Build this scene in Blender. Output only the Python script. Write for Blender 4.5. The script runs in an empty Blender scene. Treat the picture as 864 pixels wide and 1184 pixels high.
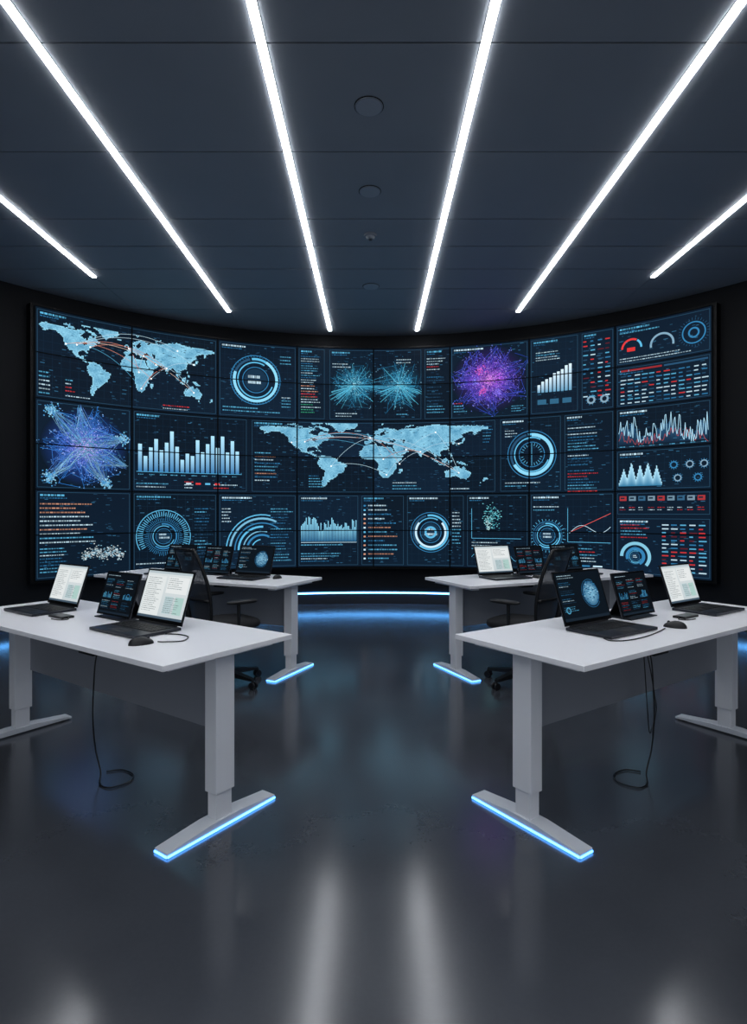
import bpy, math, random
import numpy as np
from mathutils import Vector, Matrix
random.seed(7)
sc = bpy.context.scene
try:
    sc.view_settings.view_transform = 'Standard'
    sc.view_settings.look = 'None'
except Exception as e:
    print(e)

CAMH = 1.40
CZ = 4.08          # ceiling height
R = 5.32; CY = 3.43
PW = 1.14; PH = 0.545
TOPZ = 3.85
SW = 8*PW; SH = 6*PH

def lin(c):
    o = []
    for v in c[:3]:
        v = v/255.0
        o.append(v/12.92 if v <= 0.04045 else ((v+0.055)/1.055)**2.4)
    return tuple(o)

# ------------------------------------------------------------ materials
def mat(name, col, rough=0.5, metal=0.0, spec=0.5, noise=0.0, nscale=20.0, bump=0.0, rnoise=0.0, emit=None, estr=0.0):
    m = bpy.data.materials.new(name); m.use_nodes = True
    nt = m.node_tree; b = nt.nodes['Principled BSDF']
    c = lin(col)
    b.inputs['Base Color'].default_value = (*c, 1)
    b.inputs['Roughness'].default_value = rough
    b.inputs['Metallic'].default_value = metal
    b.inputs['Specular IOR Level'].default_value = spec
    if noise or bump or rnoise:
        tc = nt.nodes.new('ShaderNodeTexCoord')
        n = nt.nodes.new('ShaderNodeTexNoise'); n.inputs['Scale'].default_value = nscale
        n.inputs['Detail'].default_value = 6
        nt.links.new(tc.outputs['Object'], n.inputs['Vector'])
        if noise:
            r = nt.nodes.new('ShaderNodeValToRGB')
            r.color_ramp.elements[0].position = 0.3; r.color_ramp.elements[1].position = 0.7
            r.color_ramp.elements[0].color = (*[x*(1-noise) for x in c], 1)
            r.color_ramp.elements[1].color = (*[x*(1+noise) for x in c], 1)
            nt.links.new(n.outputs['Fac'], r.inputs['Fac'])
            nt.links.new(r.outputs['Color'], b.inputs['Base Color'])
        if rnoise:
            mr = nt.nodes.new('ShaderNodeMapRange')
            mr.inputs['From Min'].default_value = 0.3; mr.inputs['From Max'].default_value = 0.7
            mr.inputs['To Min'].default_value = max(0, rough-rnoise); mr.inputs['To Max'].default_value = rough+rnoise
            nt.links.new(n.outputs['Fac'], mr.inputs['Value'])
            nt.links.new(mr.outputs['Result'], b.inputs['Roughness'])
        if bump:
            bp = nt.nodes.new('ShaderNodeBump'); bp.inputs['Strength'].default_value = bump
            bp.inputs['Distance'].default_value = 0.002
            nt.links.new(n.outputs['Fac'], bp.inputs['Height'])
            nt.links.new(bp.outputs['Normal'], b.inputs['Normal'])
    if emit:
        b.inputs['Emission Color'].default_value = (*lin(emit), 1)
        b.inputs['Emission Strength'].default_value = estr
    return m

def screen_mat(name, strength):
    m = bpy.data.materials.new(name); m.use_nodes = True
    nt = m.node_tree; b = nt.nodes['Principled BSDF']
    b.inputs['Base Color'].default_value = (0.002, 0.003, 0.004, 1)
    b.inputs['Roughness'].default_value = 0.5
    b.inputs['Specular IOR Level'].default_value = 0.04
    a = nt.nodes.new('ShaderNodeAttribute'); a.attribute_name = 'Col'
    nt.links.new(a.outputs['Color'], b.inputs['Emission Color'])
    b.inputs['Emission Strength'].default_value = strength
    return m

M_ceil = mat('ceiling_panel_paint', (132, 137, 144), 0.6, spec=.3, noise=0.02, nscale=3)
M_gap = mat('ceiling_gap_black', (3, 4, 5), 0.9, spec=.1)
M_wall = mat('dark_wall_paint', (12, 14, 18), 0.7, spec=.2, noise=0.1, nscale=2)
M_base = mat('plinth_metal', (18, 22, 28), 0.35, spec=0.5)
M_black = mat('black_plastic', (15, 16, 19), 0.45, noise=0.05, nscale=60)
M_bezel = mat('bezel_black', (5, 6, 8), 0.5, spec=0.2)
M_white = mat('desk_laminate_white', (246, 246, 250), 0.36, noise=0.004, nscale=2)
M_leg = mat('powder_coat_grey', (228, 230, 235), 0.42, noise=0.01, nscale=5)
M_foot = mat('foot_grey', (205, 209, 216), 0.4, noise=0.01, nscale=5)
M_modesty = mat('modesty_panel_grey', (140, 144, 152), 0.5, noise=0.02, nscale=5)
M_lap = mat('laptop_dark_aluminium', (52, 55, 62), 0.35, metal=0.6, noise=0.03, nscale=300)
M_key = mat('key_black', (12, 12, 14), 0.5, noise=0.05, nscale=100)
M_keyb = mat('keyboard_well', (28, 30, 34), 0.5)
M_cable = mat('cable_rubber', (12, 12, 14), 0.45)
M_fabric = mat('seat_fabric', (24, 26, 30), 0.85, noise=0.15, nscale=300, bump=0.3)
M_fix = mat('fixture_grey', (116, 122, 132), 0.5, noise=0.03, nscale=80)
M_fixd = mat('fixture_grille', (146, 151, 160), 0.6, noise=0.1, nscale=300)
M_alu = mat('light_housing', (60, 64, 70), 0.4, metal=0.5)
M_strip = mat('led_diffuser_white', (230, 235, 240), 0.5, emit=(247, 250, 255), estr=25)
M_blue = mat('led_blue', (120, 190, 255), 0.4, emit=(82, 162, 255), estr=6)
M_wallled = mat('led_wall_blue', (120, 190, 255), 0.4, emit=(88, 165, 240), estr=11)
M_screen = screen_mat('video_wall_pixels', 1.26)
M_lscreen = screen_mat('laptop_pixels', .92)

M_mesh = bpy.data.materials.new('chair_mesh_weave'); M_mesh.use_nodes = True
nt = M_mesh.node_tree
b = nt.nodes['Principled BSDF']; b.inputs['Base Color'].default_value = (*lin((46, 50, 58)), 1); b.inputs['Roughness'].default_value = .6
tr = nt.nodes.new('ShaderNodeBsdfTransparent'); mx = nt.nodes.new('ShaderNodeMixShader'); mx.inputs[0].default_value = .15
nt.links.new(b.outputs[0], mx.inputs[1]); nt.links.new(tr.outputs[0], mx.inputs[2])
nt.links.new(mx.outputs[0], nt.nodes['Material Output'].inputs['Surface'])

# floor
M_floor = bpy.data.materials.new('polished_concrete'); M_floor.use_nodes = True
nt = M_floor.node_tree; b = nt.nodes['Principled BSDF']
tc = nt.nodes.new('ShaderNodeTexCoord')
n1 = nt.nodes.new('ShaderNodeTexNoise'); n1.inputs['Scale'].default_value = .9; n1.inputs['Detail'].default_value = 5; n1.inputs['Roughness'].default_value = .5
n2 = nt.nodes.new('ShaderNodeTexNoise'); n2.inputs['Scale'].default_value = 60; n2.inputs['Detail'].default_value = 4
nt.links.new(tc.outputs['Object'], n1.inputs['Vector']); nt.links.new(tc.outputs['Object'], n2.inputs['Vector'])
mxn = nt.nodes.new('ShaderNodeMath'); mxn.operation = 'MULTIPLY_ADD'; mxn.inputs[1].default_value = .12
nt.links.new(n2.outputs['Fac'], mxn.inputs[0]); nt.links.new(n1.outputs['Fac'], mxn.inputs[2])
rp = nt.nodes.new('ShaderNodeValToRGB')
rp.color_ramp.elements[0].position = .25; rp.color_ramp.elements[1].position = .9
rp.color_ramp.elements[0].color = (*lin((52, 55, 61)), 1); rp.color_ramp.elements[1].color = (*lin((74, 78, 85)), 1)
nt.links.new(mxn.outputs[0], rp.inputs['Fac']); nt.links.new(rp.outputs['Color'], b.inputs['Base Color'])
mr = nt.nodes.new('ShaderNodeMapRange'); mr.inputs['From Min'].default_value = .35; mr.inputs['From Max'].default_value = .8
mr.inputs['To Min'].default_value = .15; mr.inputs['To Max'].default_value = .20
nt.links.new(mxn.outputs[0], mr.inputs['Value']); nt.links.new(mr.outputs['Result'], b.inputs['Roughness'])
b.inputs['Specular IOR Level'].default_value = 1.0
bp = nt.nodes.new('ShaderNodeBump'); bp.inputs['Strength'].default_value = .03; bp.inputs['Distance'].default_value = .002
nt.links.new(n2.outputs['Fac'], bp.inputs['Height']); nt.links.new(bp.outputs['Normal'], b.inputs['Normal'])

# ------------------------------------------------------------ mesh builder
class MB:
    def __init__(s): s.v = []; s.f = []; s.m = []; s.mats = []; s.sm = []
    def mi(s, m):
        if m not in s.mats: s.mats.append(m)
        return s.mats.index(m)
    def add(s, vs, fs, m, smooth=False):
        o = len(s.v); s.v += [tuple(v) for v in vs]; k = s.mi(m)
        for f in fs: s.f.append([i+o for i in f]); s.m.append(k); s.sm.append(smooth)
    def box(s, c, d, m, M=None, taper=None):
        x, y, z = d[0]/2, d[1]/2, d[2]/2
        vs = [Vector((a*x, b*y, e*z)) for e in (-1, 1) for a, b in ((-1, -1), (1, -1), (1, 1), (-1, 1))]
        if taper:
            for v in vs[4:]: v.x *= taper[0]; v.y *= taper[1]
        if M is not None: vs = [M @ v for v in vs]
        c = Vector(c); vs = [v+c for v in vs]
        s.add(vs, [(0, 3, 2, 1), (4, 5, 6, 7), (0, 1, 5, 4), (1, 2, 6, 5), (2, 3, 7, 6), (3, 0, 4, 7)], m)
    def cyl(s, p0, p1, r0, r1, m, n=20):
        p0 = Vector(p0); p1 = Vector(p1); d = (p1-p0).normalized()
        a = d.orthogonal().normalized(); b2 = d.cross(a)
        vs = []
        for p, r in ((p0, r0), (p1, r1)):
            for i in range(n):
                t = 2*math.pi*i/n; vs.append(p+a*math.cos(t)*r+b2*math.sin(t)*r)
        s.add(vs, [(i, (i+1) % n, n+(i+1) % n, n+i) for i in range(n)], m, True)
        s.add(vs, [tuple(range(n))[::-1], tuple(range(n, 2*n))], m)
    def tube(s, pts, r, m, n=8, closed=False):
        pts = [Vector(p) for p in pts]; N = len(pts); vs = []
        up = Vector((0.13, .21, .97)).normalized()
        a = None
        for i, p in enumerate(pts):
            if closed: d = pts[(i+1) % N]-pts[i-1]
            else: d = pts[min(i+1, N-1)]-pts[max(i-1, 0)]
            d.normalize()
            a = d.cross(up) if a is None else a-d*a.dot(d)
            if a.length < 1e-4: a = d.orthogonal()
            a.normalize(); b2 = d.cross(a)
            for k in range(n):
                t = 2*math.pi*k/n; vs.append(p+a*math.cos(t)*r+b2*math.sin(t)*r)
        fs = []
        for i in range(N if closed else N-1):
            j = (i+1) % N
            for k in range(n):
                fs.append((i*n+k, i*n+(k+1) % n, j*n+(k+1) % n, j*n+k))
        if not closed: fs += [tuple(range(n))[::-1], tuple((N-1)*n+k for k in range(n))]
        s.add(vs, fs, m, True)
    def ell(s, c, rad, m, p=2.0, nu=24, nv=12, M=None):
        c = Vector(c); vs = []; fs = []
        def sp(x): return math.copysign(abs(x)**(2/p), x)
        for j in range(nv+1):
            ph = -math.pi/2+math.pi*j/nv
            for i in range(nu):
                th = 2*math.pi*i/nu
                v = Vector((rad[0]*sp(math.cos(ph))*sp(math.cos(th)), rad[1]*sp(math.cos(ph))*sp(math.sin(th)), rad[2]*sp(math.sin(ph))))
                if M is not None: v = M @ v
                vs.append(c+v)
        for j in range(nv):
            for i in range(nu):
                fs.append((j*nu+i, j*nu+(i+1) % nu, (j+1)*nu+(i+1) % nu, (j+1)*nu+i))
        s.add(vs, fs, m, True)
    def obj(s, name, loc=(0, 0, 0), rz=0, bevel=0, parent=None):
        me = bpy.data.meshes.new(name); me.from_pydata(s.v, [], s.f)
        for m in s.mats: me.materials.append(m)
        me.polygons.foreach_set('material_index', s.m); me.polygons.foreach_set('use_smooth', s.sm)
        me.update()
        o = bpy.data.objects.new(name, me); bpy.context.collection.objects.link(o)
        o.location = loc; o.rotation_euler = (0, 0, rz)
        if bevel:
            bm = o.modifiers.new('bevel', 'BEVEL'); bm.width = bevel; bm.segments = 2; bm.limit_method = 'ANGLE'; bm.angle_limit = math.radians(50)
        if parent: o.parent = parent
        return o

# ------------------------------------------------------------ canvas for display graphics
class CV:
    def __init__(s, mp, maxseg=0.12, lay=0.0012):
        s.mp = mp; s.v = []; s.f = []; s.c = []; s.ms = maxseg; s.lay = lay; s.clip = None
    def quad(s, ps, cs, L):
        if s.clip:
            a, b_, c, d = s.clip
            ps = [(min(max(p[0], a), c), min(max(p[1], b_), d)) for p in ps]
        o = len(s.v)
        for p, c in zip(ps, cs): s.v.append(tuple(s.mp(p[0], p[1], L*s.lay))); s.c.append((*c, 1))
        s.f.append(tuple(range(o, o+len(ps))))
    def rect(s, x, y, w, h, col, L=2, col2=None, k=1.0):
        a = tuple(q*k for q in lin(col)); b_ = tuple(q*k for q in lin(col2)) if col2 else a
        n = max(1, int(math.ceil(w/s.ms)))
        for i in range(n):
            x0 = x+w*i/n; x1 = x+w*(i+1)/n
            s.quad([(x0, y), (x1, y), (x1, y+h), (x0, y+h)], [a, a, b_, b_], L)
    def line(s, pts, wd, col, L=3, k=1.0, close=False):
        c = tuple(q*k for q in lin(col))
        if close: pts = list(pts)+[pts[0]]
        for (x0, y0), (x1, y1) in zip(pts[:-1], pts[1:]):
            dx, dy = x1-x0, y1-y0; l = math.hypot(dx, dy)
            if l < 1e-6: continue
            nx, ny = -dy/l*wd/2, dx/l*wd/2
            n = max(1, int(math.ceil(abs(dx)/s.ms)))
            for i in range(n):
                a, b_ = i/n, (i+1)/n
                ax, ay, bx, by = x0+dx*a, y0+dy*a, x0+dx*b_, y0+dy*b_
                s.quad([(ax+nx, ay+ny), (bx+nx, by+ny), (bx-nx, by-ny), (ax-nx, ay-ny)], [c]*4, L)
    def ring(s, cx, cy, r0, r1, col, a0=0, a1=360, L=2, k=1.0, n=None):
        c = tuple(q*k for q in lin(col)); n = n or max(3, int(abs(a1-a0)/8))
        for i in range(n):
            t0 = math.radians(a0+(a1-a0)*i/n); t1 = math.radians(a0+(a1-a0)*(i+1)/n)
            s.quad([(cx+r0*math.cos(t0), cy+r0*math.sin(t0)), (cx+r1*math.cos(t0), cy+r1*math.sin(t0)),
                    (cx+r1*math.cos(t1), cy+r1*math.sin(t1)), (cx+r0*math.cos(t1), cy+r0*math.sin(t1))], [c]*4, L)
    def glow(s, cx, cy, r, cin, cout, L=1, ky=1.0, pw=2.0):
        ci = np.array(lin(cin)); co = np.array(lin(cout)); n = 28; m = 8
        for j in range(m):
            f0, f1 = j/m, (j+1)/m
            c0 = tuple(co+(ci-co)*(1-f0)**pw); c1 = tuple(co+(ci-co)*(1-f1)**pw)
            for i in range(n):
                t0, t1 = 2*math.pi*i/n, 2*math.pi*(i+1)/n
                s.quad([(cx+r*f0*math.cos(t0), cy+ky*r*f0*math.sin(t0)), (cx+r*f1*math.cos(t0), cy+ky*r*f1*math.sin(t0)),
                        (cx+r*f1*math.cos(t1), cy+ky*r*f1*math.sin(t1)), (cx+r*f0*math.cos(t1), cy+ky*r*f0*math.sin(t1))], [c0, c1, c1, c0], L)
    def text(s, x, y, w, rows, rh, cols, L=3, hh=0.30, full=.9, ws=.6, k=.8):
        for i in range(rows):
            xx = x; end = x+w*random.uniform(full*.55, full); c = random.choice(cols)
            while xx < end:
                ww = random.uniform(.02, .07)*ws; ww = min(ww, end-xx+.005)
                s.rect(xx, y+i*rh, ww, rh*hh, c, L, k=k*random.uniform(.4, 1)); xx += ww+.014*ws
    def obj(s, name, m, parent=None):
        me = bpy.data.meshes.new(name); me.from_pydata(s.v, [], s.f); me.materials.append(m)
        ca = me.color_attributes.new('Col', 'FLOAT_COLOR', 'POINT')
        ca.data.foreach_set('color', np.array(s.c, dtype=np.float32).ravel())
        me.update(); o = bpy.data.objects.new(name, me); bpy.context.collection.objects.link(o)
        if parent: o.parent = parent
        return o

# ------------------------------------------------------------ world map data
LAND = [
[(-168,66),(-162,70),(-156,71),(-140,70),(-128,70),(-115,69),(-105,68),(-95,69),(-93,72),(-85,69),(-82,66),(-88,64),(-94,60),(-93,57),(-85,55),(-82,52),(-79,52),(-79,56),(-77,60),(-74,62),(-69,59),(-65,60),(-61,55),(-56,52),(-60,50),(-66,50),(-65,48),(-61,46),(-66,44),(-70,43),(-74,40),(-76,36),(-81,31),(-80,26),(-82,27),(-84,30),(-90,30),(-97,27),(-97,22),(-94,18),(-90,21),(-87,21),(-89,16),(-83,15),(-83,10),(-79,9),(-82,8),(-87,12),(-94,16),(-102,18),(-106,22),(-110,27),(-113,31),(-110,24),(-115,29),(-118,34),(-124,40),(-124,47),(-130,54),(-138,59),(-148,60),(-155,57),(-163,55),(-158,59),(-165,62)],
[(-44,60),(-52,66),(-55,70),(-62,76),(-70,78),(-60,82),(-35,83),(-20,81),(-20,75),(-24,70),(-37,66)],
[(-62,66),(-68,70),(-78,73),(-88,73),(-80,70),(-73,66),(-66,62)],
[(-65,82),(-90,81),(-90,77),(-78,77)], [(-117,73),(-105,73),(-102,70),(-115,70)],[(-125,76),(-110,77),(-112,75),(-123,74)],
[(-79,9),(-72,12),(-62,10),(-52,5),(-50,0),(-44,-2),(-35,-6),(-39,-14),(-41,-22),(-48,-26),(-53,-33),(-58,-37),(-62,-40),(-66,-45),(-69,-52),(-72,-54),(-75,-48),(-73,-38),(-71,-30),(-70,-18),(-76,-14),(-81,-6),(-80,1),(-77,5)],
[(-84,22),(-78,22),(-74,20),(-80,21)],
[(-6,35),(10,37),(11,33),(20,31),(32,31),(36,22),(43,12),(51,12),(47,4),(40,-4),(40,-15),(35,-22),(32,-29),(26,-34),(19,-34),(15,-27),(12,-16),(13,-6),(9,2),(7,5),(-5,5),(-12,7),(-17,13),(-16,21),(-10,30)],
[(44,-16),(50,-15),(47,-25),(44,-24)],
[(-9,37),(-9,43),(-2,44),(-4,48),(3,51),(8,54),(9,57),(12,55),(20,55),(24,59),(29,60),(22,61),(25,65),(22,66),(17,61),(14,56),(11,59),(6,58),(6,62),(14,68),(25,71),(40,67),(38,64),(45,67),(55,69),(68,69),(73,72),(82,73),(100,77),(113,74),(130,72),(150,72),(170,70),(180,68),(178,64),(163,60),(162,54),(157,52),(156,58),(160,61),(150,59),(138,54),(141,48),(132,43),(128,39),(129,35),(126,35),(125,39),(119,39),(122,36),(121,31),(119,25),(110,21),(106,19),(109,12),(105,9),(101,13),(100,8),(104,2),(101,3),(98,9),(97,16),(91,22),(87,21),(80,15),(78,8),(74,15),(72,21),(66,25),(57,26),(50,30),(52,25),(56,26),(59,22),(54,17),(44,13),(39,21),(35,28),(36,36),(27,37),(26,40),(41,41),(38,46),(31,46),(28,42),(23,37),(19,42),(13,45),(18,40),(16,38),(9,44),(3,43),(0,39),(-5,36)],
[(-5,50),(1,51),(0,53),(-3,58),(-6,57),(-3,54)], [(-10,52),(-6,52),(-6,55),(-9,54)], [(-24,65),(-14,66),(-15,64),(-20,63)],
[(52,71),(58,75),(68,77),(58,72)], [(12,78),(20,80),(22,78),(16,77)],
[(130,32),(136,34),(141,36),(142,40),(145,44),(141,45),(139,38),(132,35)], [(120,18),(122,18),(126,7),(122,8)],
[(95,5),(104,-2),(106,-6),(100,-1)], [(109,1),(117,7),(118,1),(115,-4),(110,-3)], [(105,-6),(115,-7),(115,-9),(106,-8)], [(119,1),(125,1),(122,-5),(120,-5)],
[(131,-1),(141,-3),(150,-10),(138,-8)],
[(114,-22),(122,-18),(130,-12),(136,-12),(136,-15),(140,-17),(142,-11),(146,-19),(153,-26),(151,-34),(146,-39),(139,-36),(131,-31),(123,-34),(115,-34)],
[(145,-41),(148,-41),(147,-44)], [(173,-35),(178,-38),(174,-41),(167,-46),(171,-42)],
]
LAKES = [[(47,46),(53,46),(53,38),(50,37),(49,42)], [(-92,48),(-84,48),(-80,44),(-84,42),(-87,42)]]
def inpoly(X, Y, poly):
    ins = np.zeros(X.shape, bool); n = len(poly)
    for i in range(n):
        x0, y0 = poly[i]; x1, y1 = poly[(i+1) % n]
        if y0 == y1: continue
        c = ((y0 > Y) != (y1 > Y)) & (X < (x1-x0)*(Y-y0)/(y1-y0)+x0)
        ins ^= c
    return ins
LON0, LON1, LAT1, LAT0 = -170, 180, 80, -56
def worldmap(cv, x, y, w, h, cell, cols, L=2, jitter=.35, k=1.0):
    nx = int(w/cell); ny = int(h/cell)
    xs = (np.arange(nx)+.5)/nx; ys = (np.arange(ny)+.5)/ny
    X, Y = np.meshgrid(LON0+xs*(LON1-LON0), LAT1-ys*(LAT1-LAT0))
    rng = np.random.RandomState(3)
    X = X+rng.normal(0, .5, X.shape); Y = Y+rng.normal(0, .5, Y.shape)
    land = np.zeros(X.shape, bool)
    for p in LAND: land |= inpoly(X, Y, p)
    for p in LAKES: land &= ~inpoly(X, Y, p)
    low = rng.rand(ny//5+3, nx//5+3)
    c0, c1 = np.array(lin(cols[0])), np.array(lin(cols[1]))
    cw, ch = w/nx, h/ny
    for j in range(ny):
        for i in range(nx):
            if land[j, i]:
                edge = (i > 0 and not land[j, i-1]) or (i < nx-1 and not land[j, i+1]) or (j > 0 and not land[j-1, i]) or (j < ny-1 and not land[j+1, i])
                fi, fj = i/5, j/5; a, b_ = int(fi), int(fj); u_, v_ = fi-a, fj-b_
                sm = (low[b_, a]*(1-u_)+low[b_, a+1]*u_)*(1-v_)+(low[b_+1, a]*(1-u_)+low[b_+1, a+1]*u_)*v_
                f = .65*sm+.35*rng.rand()
                if edge: f = min(1, f+.3)
                c = tuple((c0+(c1-c0)*f)*k)
                cv.quad([(x+i*cw, y+j*ch), (x+(i+1)*cw, y+j*ch), (x+(i+1)*cw, y+(j+1)*ch), (x+i*cw, y+(j+1)*ch)], [c]*4, L)
def mp(lon, lat, x, y, w, h): return (x+(lon-LON0)/(LON1-LON0)*w, y+(LAT1-lat)/(LAT1-LAT0)*h)
def arcs(cv, x, y, w, h, n, cols, wd=.006, rise=.3):
    C = [(-100,40),(-75,40),(-60,-10),(0,50),(20,5),(30,40),(55,25),(77,20),(105,35),(135,35),(135,-25),(25,-28),(-120,38),(100,60),(45,-5)]
    for i in range(n):
        a, b_ = random.sample(C, 2); p = mp(*a, x, y, w, h); q = mp(*b_, x, y, w, h); d = math.hypot(p[0]-q[0], p[1]-q[1])
        pts = []
        for j in range(15):
            t = j/14; pts.append((p[0]+(q[0]-p[0])*t, p[1]+(q[1]-p[1])*t-4*t*(1-t)*d*rise*.5))
        cv.line(pts, wd, random.choice(cols), 4, k=.8)
        for pp in (p, q): cv.ring(pp[0], pp[1], 0, .012, (255, 255, 255), n=6, L=5)

# ------------------------------------------------------------ room
m = MB()
ys_ = [-2.6, -1.6, -.66, .34, 1.33, 2.33, 3.33, 4.34, 5.33, 5.88, 6.43, 7.0, 7.7, 9.3]
xs_ = [-5.5, -3.18, -1.93, -.64, .64, 1.93, 3.18, 5.5]
g = .0065
for i in range(len(xs_)-1):
    for j in range(len(ys_)-1):
        gg = g*(1 if ys_[j] < 5 else 1.5)
        x0, x1, y0, y1 = xs_[i]+g*.5, xs_[i+1]-g*.5, ys_[j]+gg, ys_[j+1]-gg
        m.box(((x0+x1)/2, (y0+y1)/2, CZ+.03), (x1-x0, y1-y0, .06), M_ceil)
m.box((0, 3.35, CZ+.09), (11, 11.9, .04), M_gap)
m.obj('ceiling')
m = MB(); m.box((0, 3.35, -.05), (11.4, 12.2, .1), M_floor); m.obj('floor')

def arcband(mb, r0, r1, z0, z1, th0, th1, n, mt, cap=True):
    vs = []
    for i in range(n+1):
        t = th0+(th1-th0)*i/n; s_, c_ = math.sin(t), math.cos(t)
        for r, z in ((r0, z0), (r1, z0), (r1, z1), (r0, z1)): vs.append((r*s_, CY+r*c_, z))
    fs = []
    for i in range(n):
        a = i*4; b_ = a+4
        for k in range(4): fs.append((a+k, b_+k, b_+(k+1) % 4, a+(k+1) % 4))
    fs += [(3, 2, 1, 0), (n*4, n*4+1, n*4+2, n*4+3)]
    mb.add(vs, fs, mt, False)
TE = math.radians(78)
m = MB(); arcband(m, 5.45, 5.62, .20, CZ, -TE, TE, 96, M_wall); m.obj('wall_front')
m = MB(); arcband(m, 5.47, 5.62, 0, .198, -TE, TE, 96, M_base); m.obj('baseboard_front')
m = MB(); arcband(m, 5.432, 5.468, .163, .181, -TE, TE, 96, M_wallled); m.obj('led_strip_light')
xe = 5.45*math.sin(TE); ye = CY+5.45*math.cos(TE)
for s_, nm in ((-1, 'left'), (1, 'right')):
    m = MB(); m.box((s_*(xe+.08), (ye-2.6)/2, CZ/2), (.16, ye+2.6+.1, CZ), M_wall); m.obj('wall_'+nm)

# linear lights
for x, ye_ in ((-.64, 8.6), (.64, 8.6), (-1.93, 7.79), (1.93, 7.79), (-3.18, 6.64), (3.18, 6.64)):
    m = MB(); y0 = -2.4
    m.box((x, (y0+ye_)/2, CZ-.002), (.058, ye_-y0, .004), M_alu)
    m.box((x, (y0+ye_)/2, CZ-.007), (.050, ye_-y0-.012, .008), M_strip)
    m.obj('linear_ceiling_light')

# ceiling fixtures
def disc(name, y, r, det=False, x=-.03):
    m = MB()
    if det:
        m.cyl((0, 0, 0), (0, 0, -.018), .062, .062, M_fix, 32); m.cyl((0, 0, -.018), (0, 0, -.045), .045, .034, M_fix, 32)
        m.cyl((0, 0, -.045), (0, 0, -.052), .018, .014, M_black, 20)
    else:
        n = 40
        m.cyl((0, 0, 0), (0, 0, -.004), r, r, M_gap, n); m.cyl((0, 0, -.003), (0, 0, -.009), r*.95, r*.94, M_fix, n); m.cyl((0, 0, -.009), (0, 0, -.0105), r*.86, r*.86, M_fixd, n)
    m.obj(name, (x, y, CZ))
disc('ceiling_speaker', 3.85, .098); disc('ceiling_speaker', 4.87, .094); disc('smoke_detector', 5.64, .06, True); disc('ceiling_speaker', 6.92, .1)

# ------------------------------------------------------------ video wall
vw = bpy.data.objects.new('video_wall', None); bpy.context.collection.objects.link(vw)
TH = SW/2/R
m = MB(); arcband(m, R+.004, 5.449, TOPZ-SH-.03, TOPZ+.03, -TH-.008, TH+.008, 64, M_bezel); m.obj('housing', parent=vw)
def SM(s, t, off):
    th = (s-SW/2)/R; r = R-off
    return (r*math.sin(th), CY+r*math.cos(th), TOPZ-t)
W = CV(SM)
def U(u): return u*PW
def V(v): return v*PH
WH = (188, 218, 234); CY1 = (88, 172, 212); CY2 = (48, 118, 165); DIM = (36, 74, 104); RED = (205, 54, 56); ORG = (195, 140, 115); GRN = (60, 165, 125)
BG = (10, 23, 37)
for c in range(8):
    for r_ in range(6):
        k = random.uniform(.85, 1.2)
        a = tuple(int(q*k) for q in BG); b2 = tuple(int(q*k*1.12) for q in BG)
        W.rect(U(c), V(r_), PW, PH, a, 0, b2)
def grid(u0, v0, u1, v1, st=.1, col=(16, 36, 54)):
    x = U(u0)+st/2
    while x < U(u1): W.rect(x, V(v0), .004, V(v1)-V(v0), col, 1); x += st
    y = V(v0)+st/2
    while y < V(v1): W.rect(U(u0), y, U(u1)-U(u0), .004, col, 1); y += st
def frame(u0, v0, u1, v1, title=True, col=(40, 74, 98), g=True):
    x0, y0, x1, y1 = U(u0)+.03, V(v0)+.03, U(u1)-.03, V(v1)-.03
    W.line([(x0, y0), (x1, y0), (x1, y1), (x0, y1)], .005, col, 2, close=True)
    if g: grid(u0+.04, v0+.08, u1-.04, v1-.08, .10)
    for i in range(int((x1-x0)*(y1-y0)*75)):
        W.rect(random.uniform(x0, x1-.06), random.uniform(y0, y1-.03), random.uniform(.015, .055), .008, random.choice([(30, 62, 88), (36, 74, 100), (26, 54, 80), (46, 96, 128)]), 2)
    if title:
        W.text(x0+.03, y0+.025, min(.5, (x1-x0)*.6), 1, .045, [WH, CY1], hh=.5, k=1)
        W.text(x0+.03, y0+.065, min(.35, (x1-x0)*.4), 1, .03, [CY2], hh=.4)
def dial(u, v, r, segs=3, inner=True, col=CY1):
    x, y = U(u), V(v)
    W.ring(x, y, r*.97, r, CY2)
    W.ring(x, y, r*.80, r*.89, col, -100, 130, 3); W.ring(x, y, r*.80, r*.89, DIM, 135, 255, 3)
    W.ring(x, y, r*.68, r*.73, CY1, 20, 300, 3); W.ring(x, y, r*.5, r*.53, CY2, L=3)
    if inner:
        W.ring(x, y, 0, r*.45, (20, 46, 68), L=2)
        W.text(x-r*.3, y-r*.18, r*.6, 2, r*.22, [WH], hh=.5, ws=r*1.2, L=4, full=1.2, k=1)
def ticks(u, v, r0, r1, n, col, a0=0, a1=360, wd=.006):
    x, y = U(u), V(v)
    for i in range(n):
        t = math.radians(a0+(a1-a0)*i/n); rr = r1*random.uniform(.93, 1.05)
        W.line([(x+r0*math.cos(t), y+r0*math.sin(t)), (x+rr*math.cos(t), y+rr*math.sin(t))], wd, col, 3)
def bars(u0, v0, u1, v1, hs, c1=(165, 215, 238), c2=(50, 112, 162), gap=.3):
    n = len(hs); w = (U(u1)-U(u0))/n
    for i, hh in enumerate(hs):
        H = (V(v1)-V(v0))*hh
        W.rect(U(u0)+i*w, V(v1)-H, w*(1-gap), H, c1, 3, c2)
def lerp(a, b_, t): t = max(0, min(1, t)); return tuple(a[i]+(b_[i]-a[i])*t for i in range(3))
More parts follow.
